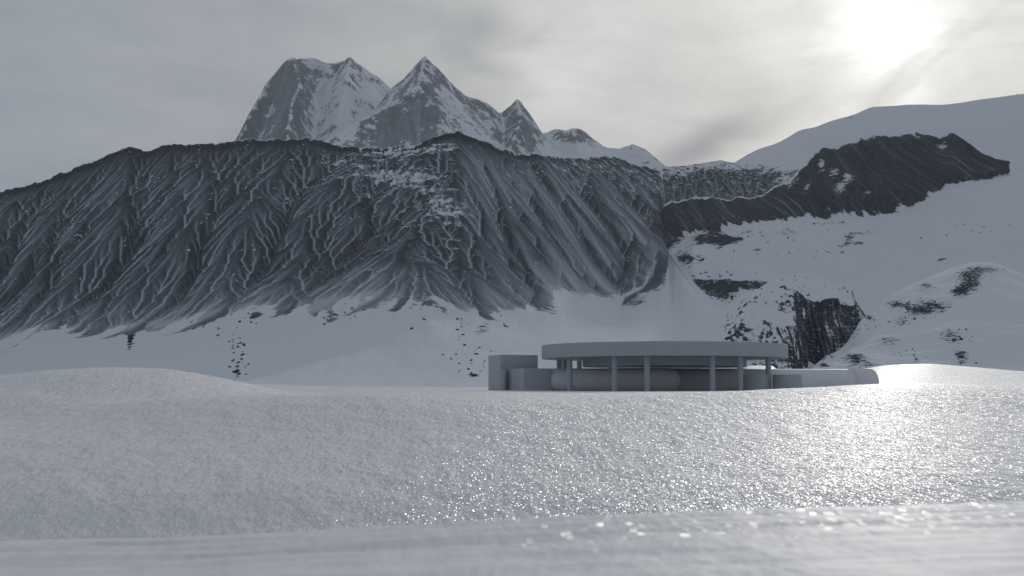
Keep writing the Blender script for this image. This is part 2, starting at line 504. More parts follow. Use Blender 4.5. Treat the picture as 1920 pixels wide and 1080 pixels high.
def snow_mat():
    m, t, b = new_mat('sparkling_snow')
    P = t.new('ShaderNodeNewGeometry').outputs['Position']
    def mp(sc):
        q = t.new('ShaderNodeMapping'); t.put(q.inputs[0], P); q.inputs['Scale'].default_value = sc
        return q.outputs[0]
    v1 = mp((1.0, 0.28, 1.0))
    n0 = t.noise(v1, 1.6, 2, 0.5)
    n1 = t.noise(v1, 7.0, 3, 0.6)
    b.inputs['Base Color'].default_value = (0.76, 0.775, 0.80, 1)
    b.inputs['Roughness'].default_value = 0.7
    b.inputs['Specular IOR Level'].default_value = 0.1
    bp = t.new('ShaderNodeBump'); bp.inputs['Strength'].default_value = 1.0; bp.inputs['Distance'].default_value = 0.085
    ys = t.new('ShaderNodeSeparateXYZ'); t.put(ys.inputs[0], P)
    rough_ = t.m('ADD', 0.22, t.m('MULTIPLY', t.sstep(ys.outputs[1], 5.0, 14.0), 0.78))   # the bank close by is wind polished
    t.put(bp.inputs['Height'], t.m('MULTIPLY', rough_, t.m('ADD', t.m('MULTIPLY', n1, 1.0), t.m('MULTIPLY', n0, 2.0))))
    t.l.new(bp.outputs[0], b.inputs['Normal'])
    # ice crystal facets that flash where they face the sun
    def facets(sx_, sy_):
        vo = t.new('ShaderNodeTexVoronoi'); vo.inputs['Scale'].default_value = 1.0
        vo.inputs['Randomness'].default_value = 1.0
        t.put(vo.inputs['Vector'], mp((sx_, sy_, sx_)))
        r = t.vm('SUBTRACT', vo.outputs['Color'], (0.5, 0.5, 0.5))
        # more facets near level than steeply tilted ones
        ab = t.vm('ABSOLUTE', r)
        se = t.new('ShaderNodeSeparateXYZ'); t.put(se.inputs[0], ab)
        cb = t.new('ShaderNodeCombineXYZ')
        for k in range(3): t.put(cb.inputs[k], t.m('POWER', se.outputs[k], 0.3))
        return t.vm('MULTIPLY', r, cb.outputs[0])
    yy = t.new('ShaderNodeSeparateXYZ'); t.put(yy.inputs[0], P)
    far = t.m('GREATER_THAN', yy.outputs[1], 12.0)
    mv = t.new('ShaderNodeMix', data_type='VECTOR'); t.put(mv.inputs[0], far)
    t.put(mv.inputs[4], t.vm('SCALE', facets(75.0, 22.0), scale=0.75)); t.put(mv.inputs[5], facets(GL_X, GL_Y))
    r = t.vm('MULTIPLY', mv.outputs[1], (GL_TILT, GL_TILT * 0.3, 0.0))
    P0 = t.new('ShaderNodeNewGeometry').outputs['Normal']
    nrm = t.vm('NORMALIZE', t.vm('ADD', P0, r))
    g = t.new('ShaderNodeBsdfGlossy'); g.inputs['Roughness'].default_value = GL_ROUGH
    g.inputs['Color'].default_value = (1, 1, 1, 1)
    t.l.new(nrm, g.inputs['Normal'])
    mx = t.new('ShaderNodeMixShader'); t.put(mx.inputs[0], t.m('MULTIPLY', t.m('MULTIPLY', t.sstep(yy.outputs[1], 2.7, 3.9), t.m('ADD', 0.6, t.m('MULTIPLY', far, 0.4))), GL_W))
    t.l.new(b.outputs[0], mx.inputs[1]); t.l.new(g.outputs[0], mx.inputs[2])
    t.l.new(mx.outputs[0], t.n['Material Output'].inputs[0])
    return m
GL_X = 46.0; GL_Y = 11.5; GL_TILT = 2.45; GL_ROUGH = 0.26; GL_W = 0.026
M_snow = snow_mat()

def plain_mat(name, col, var=0.06, rough=0.6):
    m, t, b = new_mat(name)
    P = t.new('ShaderNodeNewGeometry').outputs['Position']
    n = t.noise(P, 0.7, 5, 0.6)
    k = t.m('ADD', 1.0 - var, t.m('MULTIPLY', n, 2 * var))
    t.put(b.inputs['Base Color'], t.vm('SCALE', col, scale=k))
    b.inputs['Roughness'].default_value = rough
    b.inputs['Specular IOR Level'].default_value = 0.25
    return m
M_wall = plain_mat('pale_grey_cladding', (0.40, 0.43, 0.47))
M_tube = plain_mat('grey_metal_skin', (0.72, 0.75, 0.79), rough=0.6)

# ------------------------------------------------------------------ near snow ground
NEAR_CREST = [(-300, 1050), (0, 1034), (300, 1026), (600, 1011), (1000, 991), (1400, 973), (1700, 964), (1920, 958), (2250, 950)]
MIDCREST = [(-300, 785), (0, 780), (180, 765), (330, 750), (560, 743), (720, 741), (900, 748), (1050, 750), (1200, 742), (1330, 736), (1450, 731), (1540, 727), (1650, 722), (1750, 721), (1850, 724), (1920, 727), (2250, 735)]
FARDUNE = [(-300, 740), (-100, 716), (0, 706), (100, 695), (220, 690), (300, 692), (400, 706), (480, 722), (540, 733), (640, 738), (800, 735), (920, 732.5), (1100, 733), (1300, 733), (1500, 731), (1700, 733), (2250, 742)]
def foreground():
    rows = [
        (shift(NEAR_CREST, 330), 1.3, 60),
        (shift(NEAR_CREST, 50), 2.9, 60),
        (NEAR_CREST, 4.2, 50),
        (shift(NEAR_CREST, 75), 9.0, 20),
        (shift(NEAR_CREST, 55), 22.0, 50),
        ([(-300, 925), (0, 920), (900, 906), (1920, 880), (2250, 875)], 30, 80),
        ([(-300, 825), (0, 822), (400, 820), (900, 809), (1920, 785), (2250, 785)], 40, 80),
        (MIDCREST, 52, 20),
        ([(-300, 745), (0, 742), (150, 744), (330, 752), (560, 750), (720, 748), (900, 755), (1050, 757), (1200, 749), (1330, 743), (1450, 738), (1540, 734), (1650, 729), (1750, 728), (1850, 731), (1920, 734), (2250, 742)], [(-300, 58), (300, 60), (500, 66), (900, 68), (2250, 68)], 40),
        (FARDUNE, [(-300, 74), (400, 82), (560, 105), (700, 150), (900, 165), (1500, 168), (2250, 172)], 40),
        ([(-300, 752), (300, 748), (500, 741), (700, 735), (920, 731.5), (1100, 732), (1380, 731), (1394, 692), (1400, 687), (1445, 686), (1458, 693), (1475, 725), (1500, 728), (1560, 716), (1610, 695), (1660, 686), (1740, 683), (1800, 687), (1920, 697), (2250, 720)], [(-300, 215), (1480, 215), (1640, 290), (2250, 310)], 40),
        ([(-300, 745), (300, 730), (450, 720), (600, 725), (750, 728), (900, 731), (1300, 728), (2250, 735)], 420, 20),
        ([(-300, 750), (900, 738), (2250, 745)], 560, 20),
        ([(-300, 800), (900, 790), (2250, 800)], 1300, 1),
    ]
    x, y, z, s = loft(-2600, 4500, 1500, rows)
    # gentle sastrugi in the shape itself
    amp = 0.03 * sm(y, 8, 30) * (1 - sm(y, 95, 140))
    z = z + amp * fbm(x / 1.6 + y / 9, y / 3.0, 4, 21)
    z = z + 0.016 * (1 - sm(y, 5, 9)) * fbm(x / 1.3, y / 0.24, 4, 5)
    gx, gy = np.meshgrid(np.linspace(-70, 70, 60), np.linspace(-55, 3.4, 40))
    grid_mesh('snow_ground', gx, gy, -0.43 - 0.004 * np.hypot(gx, gy) + 0 * gx, M_snow)   # the same bank, round and behind the viewpoint
    return grid_mesh('snow_ground', x, y, z, M_snow)
foreground()

# ------------------------------------------------------------------ the long dark ridge
def front_ridge():
    crest = [(-260, 470), (-120, 400), (0, 360), (60, 345), (120, 322), (185, 298), (240, 277), (275, 281), (310, 273), (370, 271), (400, 270), (440, 262),
             (500, 260), (580, 262), (640, 272), (700, 279), (770, 271), (800, 262), (850, 247), (900, 262), (960, 285),
             (1020, 291), (1080, 295), (1150, 291), (1190, 306), (1215, 315), (1234, 317), (1243, 340), (1249, 410), (1254, 462), (1268, 484), (1300, 528), (1350, 575), (1400, 625), (1480, 700)]
    rockb = [(-260, 660), (0, 632), (100, 606), (200, 606), (330, 596), (440, 572), (600, 560), (700, 545), (800, 550), (870, 576), (960, 580), (1060, 545), (1150, 552), (1200, 524), (1225, 500), (1243, 482), (1256, 486), (1270, 502), (1300, 540), (1350, 588), (1400, 640), (1480, 712)]
    cd = [(-260, 1640), (0, 1560), (300, 1500), (600, 1450), (850, 1420), (960, 1590), (1100, 1960), (1200, 2150), (1240, 2200), (1250, 2150), (1256, 2030), (1268, 1760), (1300, 1500), (1350, 1350), (1480, 1050)]
    bd = [(-260, 1350), (0, 1290), (300, 1230), (600, 1170), (850, 1110), (960, 1160), (1100, 1420), (1200, 1620), (1240, 1760), (1254, 1780), (1268, 1600), (1300, 1400), (1350, 1260), (1480, 980)]
    def midf(fr, lift):
        def f(u):
            c = curve(crest)(u) * along(cd)(u); b = curve(rockb)(u) * along(bd)(u)
            d = along(bd)(u) + (along(cd)(u) - along(bd)(u)) * fr
            return (b + (c - b) * fr + lift) / d
        return f
    def between(fr): 
        g0, g1 = dict(bd), dict(cd)
        px = np.linspace(-260, 1480, 60); u = (px - 960) / F
        v = along(bd)(u) * (1 - fr) + along(cd)(u) * fr
        return list(zip(px, v))
    rows = [
        ([(-260, 790), (900, 790), (1480, 790)], 480, 8),
        ([(-260, 745), (0, 741), (600, 741), (900, 741), (1480, 741)], [(-260, 820), (0, 760), (850, 680), (1250, 680), (1480, 580)], 70),
        (shift([(-260, 700), (0, 686), (300, 672), (600, 662), (850, 665), (1000, 665), (1150, 645), (1250, 630), (1300, 640), (1350, 665), (1400, 700), (1480, 730)], 0), [(-260, 1120), (0, 1040), (850, 900), (1100, 980), (1200, 1050), (1262, 1130), (1300, 1080), (1350, 990), (1480, 800)], 60),
        (rockb, bd, 170),
        (midf(0.5, -6), between(0.5), 190),
        (crest, cd, 12),
        (shift(crest, 130), [(-260, 2100), (850, 1700), (1100, 2260), (1200, 2450), (1262, 2400), (1300, 1700), (1480, 1250)], 6),
        (shift(crest, 330), [(-260, 2600), (850, 2200), (1100, 2700), (1200, 2900), (1300, 2000), (1480, 1500)], 1),
    ]
    x, y, z, s = loft(-260, 1480, 1340, rows, sharp=(5,), smooth=True)
    px = 960 + F * x / y; rk = 1 - sm(px, 1236, 1256)
    # spurs and hollows across the face before the water works on it
    face = sm(s, 2.75, 3.4) * (1 - sm(s, 4.6, 5.0)) * rk
    wx = x + 30 * fbm(x / 140, y / 140, 3, 21); wy = y + 30 * fbm(x / 140, y / 140, 3, 25)
    z = z + (1 - sm(s, 2.6, 3.1)) * sm(s, 1, 1.6) * (2.2 * fbm(x / 70, y / 150, 4, 61) + 0.5 * fbm(x / 12, y / 50, 3, 63))
    zbase = z.copy()
    # spurs run down the fall line: to the lower right on the east flank, a little leftwards in the west
    we = sm(px, 840, 1010); ww = 1 - sm(px, 250, 700)
    def spurs(cx, cy, a1, a2, sd):
        c = wx * cx + wy * cy; l = -wx * cy + wy * cx
        return a1 * fbm(c / 150, l / 420, 2, sd, ridged=True) + a2 * fbm(c / 62, l / 190, 3, sd + 3, rough=0.5)
    N = spurs(0.45, 0.89, 20, 13, 31) * we + (1 - we) * (ww * spurs(0.96, -0.28, 11, 6, 35) + (1 - ww) * spurs(1.0, 0.0, 13, 8, 39))
    z = z + face * (N + (1 - 0.6 * we) * (25 * fbm(wx / 125, wy / 150, 2, 51) + 10 * fbm(x / 52, y / 66, 2, 55)) + 3.5 * fbm(x / 22, y / 22, 2, 47))
    # shoulder that carries the snow patch under the summit
    sh = pt(745, 350, 1330); d2 = ((x - sh[0]) / 70) ** 2 + ((y - sh[1]) / 60) ** 2
    z = z + 6 * np.exp(-d2)
    area = np.abs(np.gradient(x, axis=1) * np.gradient(y, axis=0)) + 1e-3
    gate = sm(s, 2.7, 3.25) * (1 - 0.85 * sm(s, 4.75, 5.0)) * rk
    z = erode_half(x, y, z, 0.007 * gate, 6.0, 9, m=0.5, step=4, stoch=0.6)
    z = erode_half(x, y, z, 0.006 * gate, 6.0, 4, m=0.42, step=2, stoch=0.6)
    # the gullies are shallow for their length
    zfull = z
    z = zbase + (0.33 + 0.16 * we) * (z - zbase) + gate * 1.5 * fbm(x / 9, y / 12, 4, 87, rough=0.6, ridged=True)
    # jagged crest
    z = z + rk * sm(s, 4.7, 5.0) * (1 - sm(s, 5.0, 5.6)) * (5.5 * fbm(x / 24, y / 400, 5, 77, rough=0.62))
    fine = trickle(x, y, blur(zfull, 3) + 0.5 * fbm(x / 13, y / 13, 2, 81), gate > 0.3, n=80000, steps=200, lo=12, hi=98.5) ** 1.15
    wide = blur(trickle(x, y, blur(zfull, 8), gate > 0.3, n=30000, steps=300, lo=30, hi=98.5), 4)
    hair = trickle(x, y, blur(zfull, 1) + 0.7 * fbm(x / 6, y / 6, 2, 83), gate > 0.3, n=80000, steps=110, lo=10, hi=98.5, seed=9)
    flow = (0.60 * fine + 0.38 * hair + 0.42 * wide + 0.08) * (1 - we * (0.12 + 0.5 * sm(fbm(wx / 60, wy / 60, 3, 85), 0.0, 0.5)))
    lap = blur(zfull, 8) - zfull       # hollows collect
    hollow = np.clip(lap / 1.6, -1, 1)
    nz = upz(x, y, z)
    # snow: fans under the rock, broken tongues at their edge, ledges and gentle ground higher up
    edge = 3.0 + 0.34 * fbm(x / 62, y / 300, 4, 91) + 0.5 * (wide - 0.42) + 0.05 * fbm(x / 6, y / 40, 2, 93)
    fans = 1 - sm(s, edge - 0.30, edge + 0.10)
    ledge = sm(nz + 0.09 * fbm(x / 40, y / 40, 4, 95), 0.80, 0.93)
    py = 740 - F * z / y
    shoulder = blobs(px, py, [(700, 325, 60, 18, .75), (640, 300, 50, 16, .6), (770, 330, 60, 26, .9), (830, 370, 50, 22, .8), (860, 400, 30, 24, .6), (790, 395, 60, 30, .45),
                              (560, 345, 30, 16, .5), (680, 365, 40, 20, .45), (540, 372, 12, 10, .7), (380, 400, 14, 16, .5), (850, 440, 36, 36, .45), (740, 285, 60, 12, .7), (820, 275, 50, 10, .6),
                              (600, 330, 26, 16, .4), (880, 300, 50, 20, .35), (960, 330, 60, 20, .35)]) + 0.6 * sm(px, 900, 1100) * sm(s, 4.0, 4.85)
    snow = 0.14 + 0.92 * fans + 0.34 * np.clip(shoulder, 0, 1) + 0.25 * ledge * sm(s, 3.2, 4.0) - 0.10 * hollow - 0.12 * (1 - sm(px, 200, 560)) * sm(s, 3.3, 3.7)
    snow = snow + 0.38 * sm(s, 4.94 + 0.05 * fbm(x / 18, y / 90, 3, 97), 5.02)
    flow = flow * (0.8 + 0.3 * hollow) + 0.35 * (1 - sm(s, 2.95, 3.5)) * (0.4 + flow)
    py = 740 - F * z / y
    trail = blobs(px, py, [(247, 618, 9, 20, .8), (243, 645, 6, 16, .5), (285, 612, 18, 10, .85), (310, 600, 14, 8, .6), (620, 590, 10, 18, .5), (478, 592, 12, 8, .6), (590, 586, 8, 16, .45), (437, 640, 6, 26, .42), (446, 694, 7, 18, .5),
                           (1120, 520, 30, 14, .5), (1100, 512, 34, 12, .5), (860, 632, 10, 18, .36), (905, 618, 26, 16, .36), (888, 703, 14, 7, .5), (920, 660, 16, 7, .3), (1145, 545, 14, 8, .4)])
    snow = snow - trail * (s < edge + 0.1) * 1.35
    snow = snow - (stones(px, py, 40, 400, 470, 620, 700, 21, size=(1.3, 3.6), clumps=4, spread=(9, 18)) + stones(px, py, 38, 840, 940, 600, 700, 22, size=(1.2, 3.4), clumps=6, spread=(22, 14)) + stones(px, py, 70, 100, 900, 580, 610, 23, size=(1.2, 3.6), clumps=12, spread=(12, 8))) * (s < edge)
    flow = flow * sm(s, edge - 0.35, edge - 0.05)
    flow = flow * (1 - 0.35 * sm(s, 4.55, 4.95) * (1 - 0.7 * sm(px, 850, 1000)))
    snow = np.where(px > 1256, 1.0, snow)
    return grid_mesh('mountain_ridge', x, y, z, M_ridge, {'snow': snow, 'flow': flow})
front_ridge()

# ------------------------------------------------------------------ right hand snow slope with its crag
def crag_slope():
    top = [(1180, 640), (1222, 540), (1233, 440), (1239, 397), (1246, 384), (1262, 378), (1290, 375), (1340, 371), (1370, 374), (1400, 371), (1430, 366), (1455, 352), (1480, 340), (1505, 315), (1530, 281), (1560, 273), (1585, 269), (1610, 262),
           (1640, 251), (1665, 253), (1690, 250), (1708, 244), (1735, 249), (1760, 257), (1785, 247), (1800, 258), (1820, 278), (1850, 292), (1890, 306), (1902, 322), (1960, 330), (2100, 320), (2300, 300)]
    base = [(1180, 680), (1222, 580), (1236, 488), (1245, 460), (1262, 450), (1300, 438), (1360, 430), (1410, 418), (1470, 412), (1550, 408), (1640, 404), (1700, 392), (1780, 352), (1840, 336), (1895, 327), (1930, 335), (2100, 330), (2300, 312)]
    rows = [
        ([(1180, 800), (2300, 760)], 620, 30),
        ([(1180, 780), (1250, 735), (1300, 670), (1600, 640), (1920, 640), (2300, 620)], 1180, 50),
        ([(1180, 720), (1240, 650), (1300, 570), (1600, 545), (1920, 520), (2300, 500)], 1500, 70),
        ([(1180, 690), (1236, 620), (1254, 520), (1300, 480), (1600, 470), (1920, 420), (2300, 400)], 1700, 70),
        (base, 1900, 170),
        (top, [(1180, 1985), (1400, 1985), (1530, 2050), (1700, 2060), (1900, 1970), (2300, 2030)], 10),
        (shift(top, 45), [(1180, 2100), (1700, 2220), (2300, 2220)], 10),
        (shift(top, 120), 2380, 1),
    ]
    x, y, z, s = loft(1180, 2300, 1000, rows, sharp=(4, 5), smooth=False)
    px = 960 + F * x / y
    rockx = sm(px, 1232, 1236) * (1 - sm(px, 1890, 1905))
    big = sm(px, 1430, 1560)
    # ribs run down the face, leaning to the right on the big crag
    fall = (s - 4)
    q = x + (24 + 42 * sm(px, 1530, 1660) * (1 - 0.8 * sm(px, 1690, 1890))) * fall + 2 * fbm(x / 30, s * 1.5, 2, 129)
    face = sm(s, 3.98, 4.25) * (1 - sm(s, 4.85, 5.0)) * rockx
    rib = fbm(q / 46, s * 0.5, 3, 131, ridged=True)
    rib2 = fbm(q / 12, s * 0.9, 3, 133, ridged=True)
    y = y - face * (22 * rib + 7 * rib2) * (0.45 + 0.55 * big)
    z = z + (1 - sm(s, 3.7, 4.0)) * (11 * fbm(x / 260, y / 300, 3, 139) + 3.2 * fbm(x / 75, y / 80, 4, 141))
    z = z + 12 * np.exp(-(((px - 1375) / 60) ** 2 + ((s - 2.35) / 0.35) ** 2)) + 6 * np.exp(-(((px - 1288) / 24) ** 2 + ((s - 3.0) / 0.2) ** 2))
    z = z + sm(s, 4.8, 5.0) * (1 - sm(s, 5.0, 5.5)) * rockx * (4.0 * fbm(x / 18, y / 300, 4, 151, rough=0.6) + 2.5 * rib)
    z = z + sm(s, 3.9, 4.6) * (1 - sm(s, 5.2, 6)) * (1 - sm(px, 1400, 1450)) * rockx * 5 * fbm(x / 22, y / 60, 3, 155)
    fine = fbm(q / 2.6, s * 1.1, 4, 161, rough=0.6)
    mid = fbm(q / 11 + 5, s * 0.8, 3, 167)
    flow = sm(fine + 0.8 * mid - 0.3 * rib, 0.0, 0.9) * (0.6 + 0.4 * sm(4.9 - s, 0, 0.9))
    edge = 4.04 + (0.17 + 0.25 * (1 - sm(px, 1400, 1450))) * fbm(q / 16, s * 0.6, 4, 191, rough=0.6) + 0.05 * fbm(q / 3, s, 3, 193)
    rock = sm(s, edge - 0.09, edge + 0.06) * (1 - sm(s, 4.91 + 0.10 * fbm(x / 9, y / 50, 3, 197), 5.0) * sm(px, 1238, 1250)) * rockx
    oc = blobs(px, s, [(1262, 3.9, 30, 0.2, 0.8), 
                       (1595, 3.15, 40, 0.12, 0.52), (1480, 3.5, 30, 0.2, 0.45), (1420, 3.1, 14, 0.06, .5), (1770, 2.6, 14, 0.04, .55), 
                       (1560, 3.8, 60, 0.1, .45), (1320, 3.5, 40, .12, .5), (1620, 3.5, 50, .1, .45)])
    py = 740 - F * z / y
    oc = oc + blobs(px, py, [(1340, 440, 30, 16, .66), (1362, 452, 16, 9, .8), (1352, 466, 10, 5, .6), (1388, 450, 12, 7, .7), (1405, 434, 10, 6, .6), (1312, 448, 14, 8, .5), (1288, 486, 24, 13, .8), (1318, 486, 8, 8, .4),
                             (1330, 540, 28, 18, .66), (1365, 545, 28, 22, .68), (1400, 535, 30, 10, .6), (1425, 545, 14, 14, .6), (1450, 532, 24, 6, .6), (1310, 530, 12, 8, .6), (1510, 532, 20, 7, .6), (1548, 541, 22, 7, .5),
                             (1595, 448, 12, 5, .6), (1583, 474, 5, 3, .6), (1490, 452, 8, 3, .5), (1425, 478, 6, 4, .5)])
    z = z + 5 * np.clip(oc, 0, 1) * (s < 4) * fbm(x / 26, y / 26, 4, 143, ridged=True)
    oc = oc + stones(px, py, 60, 1290, 1900, 410, 500, 8, size=(0.8, 2.4), clumps=12, spread=(26, 7)) * (s < 4) + stones(px, py, 50, 1300, 1460, 505, 560, 12, size=(1, 3), clumps=5, spread=(30, 10))
    snow = 1.0 - rock * 1.0 - 0.95 * np.clip(oc, 0, 1) * (1 - rock)
    pocket = blobs(px, s, [(1543, 4.75, 8, 0.1, 0.6), (1575, 4.35, 14, 0.09, .6), (1565, 4.6, 10, .08, .5), (1590, 4.5, 14, 0.08, .65), (1512, 4.55, 12, 0.12, 0.5),
                           (1770, 4.78, 12, .09, .6), (1720, 4.9, 12, .06, .6), (1625, 4.25, 10, .05, .5), (1490, 4.85, 20, .08, .5), (1560, 4.15, 12, .06, .5), (1545, 4.5, 20, .2, .25), (1850, 4.9, 20, .06, .5)])
    snow = snow + pocket
    return grid_mesh('snow_slope', x, y, z, M_crag, {'snow': snow, 'flow': flow * rock})
crag_slope()

# ------------------------------------------------------------------ smooth snow hill behind the crag
def snow_hill():
    top = [(1330, 345), (1385, 301), (1405, 290), (1420, 282), (1450, 272), (1480, 257), (1500, 245), (1530, 238), (1560, 226), (1600, 215), (1640, 201), (1680, 199), (1700, 197), (1760, 196), (1800, 192), (1840, 186), (1880, 181), (1920, 176), (2000, 165), (2300, 140)]
    rows = [
        ([(1330, 480), (1920, 430), (2300, 400)], 2700, 20),
        ([(1330, 360), (1500, 340), (1700, 320), (1920, 300), (2300, 270)], 2900, 40),
        ([(1330, 350), (1500, 280), (1700, 240), (1920, 225), (2300, 190)], 3150, 40),
        (top, 3500, 20),
        (shift(top, 40), 3800, 10),
        (shift(top, 200), 4300, 1),
    ]
    x, y, z, s = loft(1330, 2300, 500, rows, sharp=())
    z = z + (1 - 0.7 * sm(s, 2.6, 3.0)) * sm(s, 0.3, 1) * (15 * fbm(x / 260, y / 170, 4, 231) + 4 * fbm(x / 70, y / 50, 3, 233))
    px = 960 + F * x / y
    def out(cx, cs, wx, ws, a): return a * np.exp(-(((px - cx) / wx) ** 2 + ((s - cs) / ws) ** 2))
    oc = out(1405, 2.93, 9, 0.06, .8) + out(1548, 2.75, 14, 0.08, .45) + out(1602, 2.72, 8, 0.04, .6) + out(1512, 2.7, 10, .06, .5)
    return grid_mesh('snow_hill', x, y, z, M_ridge, {'snow': 1.0 - oc, 'flow': 0 * z})
snow_hill()

# ------------------------------------------------------------------ half snowed rock saddle in the middle distance
def saddle():
    top = [(1130, 330), (1180, 318), (1215, 316), (1245, 312), (1290, 311), (1320, 305), (1350, 301), (1385, 307), (1420, 308), (1450, 311), (1480, 312), (1500, 318), (1580, 330)]
    rows = [
        ([(1130, 520), (1580, 500)], 2360, 10),
        ([(1130, 420), (1300, 400), (1400, 392), (1500, 370), (1580, 380)], 2450, 120),
        (top, 2620, 10),
        (shift(top, 60), 2800, 1),
    ]
    x, y, z, s = loft(1130, 1580, 420, rows, sharp=(2,), smooth=False)
    face = sm(s, 0.8, 1.2) * (1 - sm(s, 1.8, 2.0))
    z = z + face * (14 * fbm(x / 90, y / 120, 4, 331, ridged=True) + 6 * fbm(x / 24, y / 40, 3, 333))
    area = np.abs(np.gradient(x, axis=1) * np.gradient(y, axis=0)) + 1e-3
    z = erode_half(x, y, z, 0.012 * face, 5.0, 5)
    z = z + sm(s, 1.8, 2.0) * 2.0 * fbm(x / 20, y / 300, 4, 341)
    flow = trickle(x, y, blur(z, 1), face > 0.5, n=25000, steps=80, lo=15, hi=98.5)
    px = 960 + F * x / y
    snow = 0.33 + 0.3 * sm(s, 1.7, 1.95) + 0.25 * sm(px, 1440, 1490)
    return grid_mesh('rocky_saddle', x, y, z, M_ridge, {'snow': snow, 'flow': flow})
saddle()

# ------------------------------------------------------------------ far peaks: ridges fall away from their crest lines
def far_peaks():
    xs = np.linspace(pt(330, 0, 5000)[0], pt(1330, 0, 5000)[0], 520)
    ys = np.linspace(4300, 6400, 480)
    x, y = np.meshgrid(xs, ys)
    wx = x + 22 * fbm(x / 300, y / 300, 4, 401); wy = y + 22 * fbm(x / 300, y / 300, 4, 411)
    R = [
        # broad western summit
        ([(452, 262, 5200), (478, 205, 5400), (507, 150, 5550), (532, 115, 5600), (552, 104, 5650), (600, 104, 5700), (625, 112, 5700), (655, 101, 5650), (690, 122, 5700), (730, 158, 5750)], 2.5, 0.0014),
        ([(552, 104, 5650), (560, 150, 5350), (545, 200, 5050), (540, 262, 4800)], 2.2, 0.0012),
        ([(655, 101, 5650), (650, 150, 5380), (640, 200, 5200)], 1.5, 0.0010),
        # pyramid
        ([(735, 160, 5420), (765, 135, 5350), (795, 106, 5250), (830, 140, 5330), (870, 175, 5450), (890, 178, 5480), (940, 206, 5600), (965, 190, 5600), (970, 183, 5600), (990, 205, 5620), (1022, 258, 5700)], 1.6, 0.0011),
        ([(795, 106, 5250), (785, 160, 5050), (740, 190, 4960), (690, 220, 4900), (640, 245, 4850), (600, 268, 4800)], 1.5, 0.0009),
        ([(785, 160, 5050), (812, 200, 4950), (845, 248, 4850)], 1.6, 0.0011),
        ([(970, 183, 5600), (975, 230, 5400), (960, 280, 5200)], 1.5, 0.0010),
        # eastern humps
        ([(1022, 245, 5900), (1040, 240, 5900), (1060, 243, 5800), (1085, 242, 5800), (1108, 262, 5800), (1130, 277, 5850), (1165, 281, 5900), (1190, 273, 5900), (1205, 278, 5900), (1238, 306, 5950)], 0.95, 0.0008),
        ([(1075, 242, 5800), (1090, 285, 5500), (1110, 300, 5300)], 0.9, 0.0008),
    ]
    base = float(ue(960, 400)[1]) * 4600
    z = envelope(wx, wy, R, base * 0.8)
    z = blur(z, 4)
    z = z + 20 * fbm(x / 230, y / 230, 5, 421, rough=0.5, ridged=False) + 9 * fbm(x / 90, y / 110, 3, 425, ridged=True)
    area = np.full(z.shape, (xs[1] - xs[0]) * (ys[1] - ys[0]))
    gate = 1 + 0 * z
    z = erode(x, y, z, 0.0012 * gate, 5.0, 5, area, m=0.40)
    z = blur(z, 1)
    flow = trickle(x, y, blur(z, 1), z > -1e9, n=60000, steps=120, lo=15, hi=98.5)
    nz = upz(x, y, blur(z, 3))
    north = blur(np.gradient(z, axis=0), 4)     # how squarely a face looks at the plain
    px = 960 + F * x / y; py = 740 - F * z / y
    def bl(cx, cy, wx, wy, a): return a * np.exp(-(((px - cx) / wx) ** 2 + ((py - cy) / wy) ** 2))
    snow = 0.56 + 0.8 * (nz - 0.66) + 0.16 * fbm(x / 200, y / 200, 4, 431) + 0.10 * (flow - 0.4)
    snow = snow + bl(640, 190, 70, 60, .22) + bl(650, 245, 50, 30, .2) + bl(590, 112, 30, 14, .25) + bl(700, 160, 40, 30, .15) - bl(530, 150, 28, 70, .28) - bl(470, 230, 40, 40, .12) \
        - bl(745, 240, 75, 40, .30) - bl(800, 190, 30, 40, .12) + bl(860, 230, 50, 60, .12) - bl(975, 215, 18, 30, .2) + bl(1120, 285, 120, 20, .25) - bl(1072, 255, 26, 9, .35) - bl(1195, 285, 14, 8, .2)
    return grid_mesh('far_peaks', x, y, z, M_far, {'snow': snow, 'flow': flow})
far_peaks()

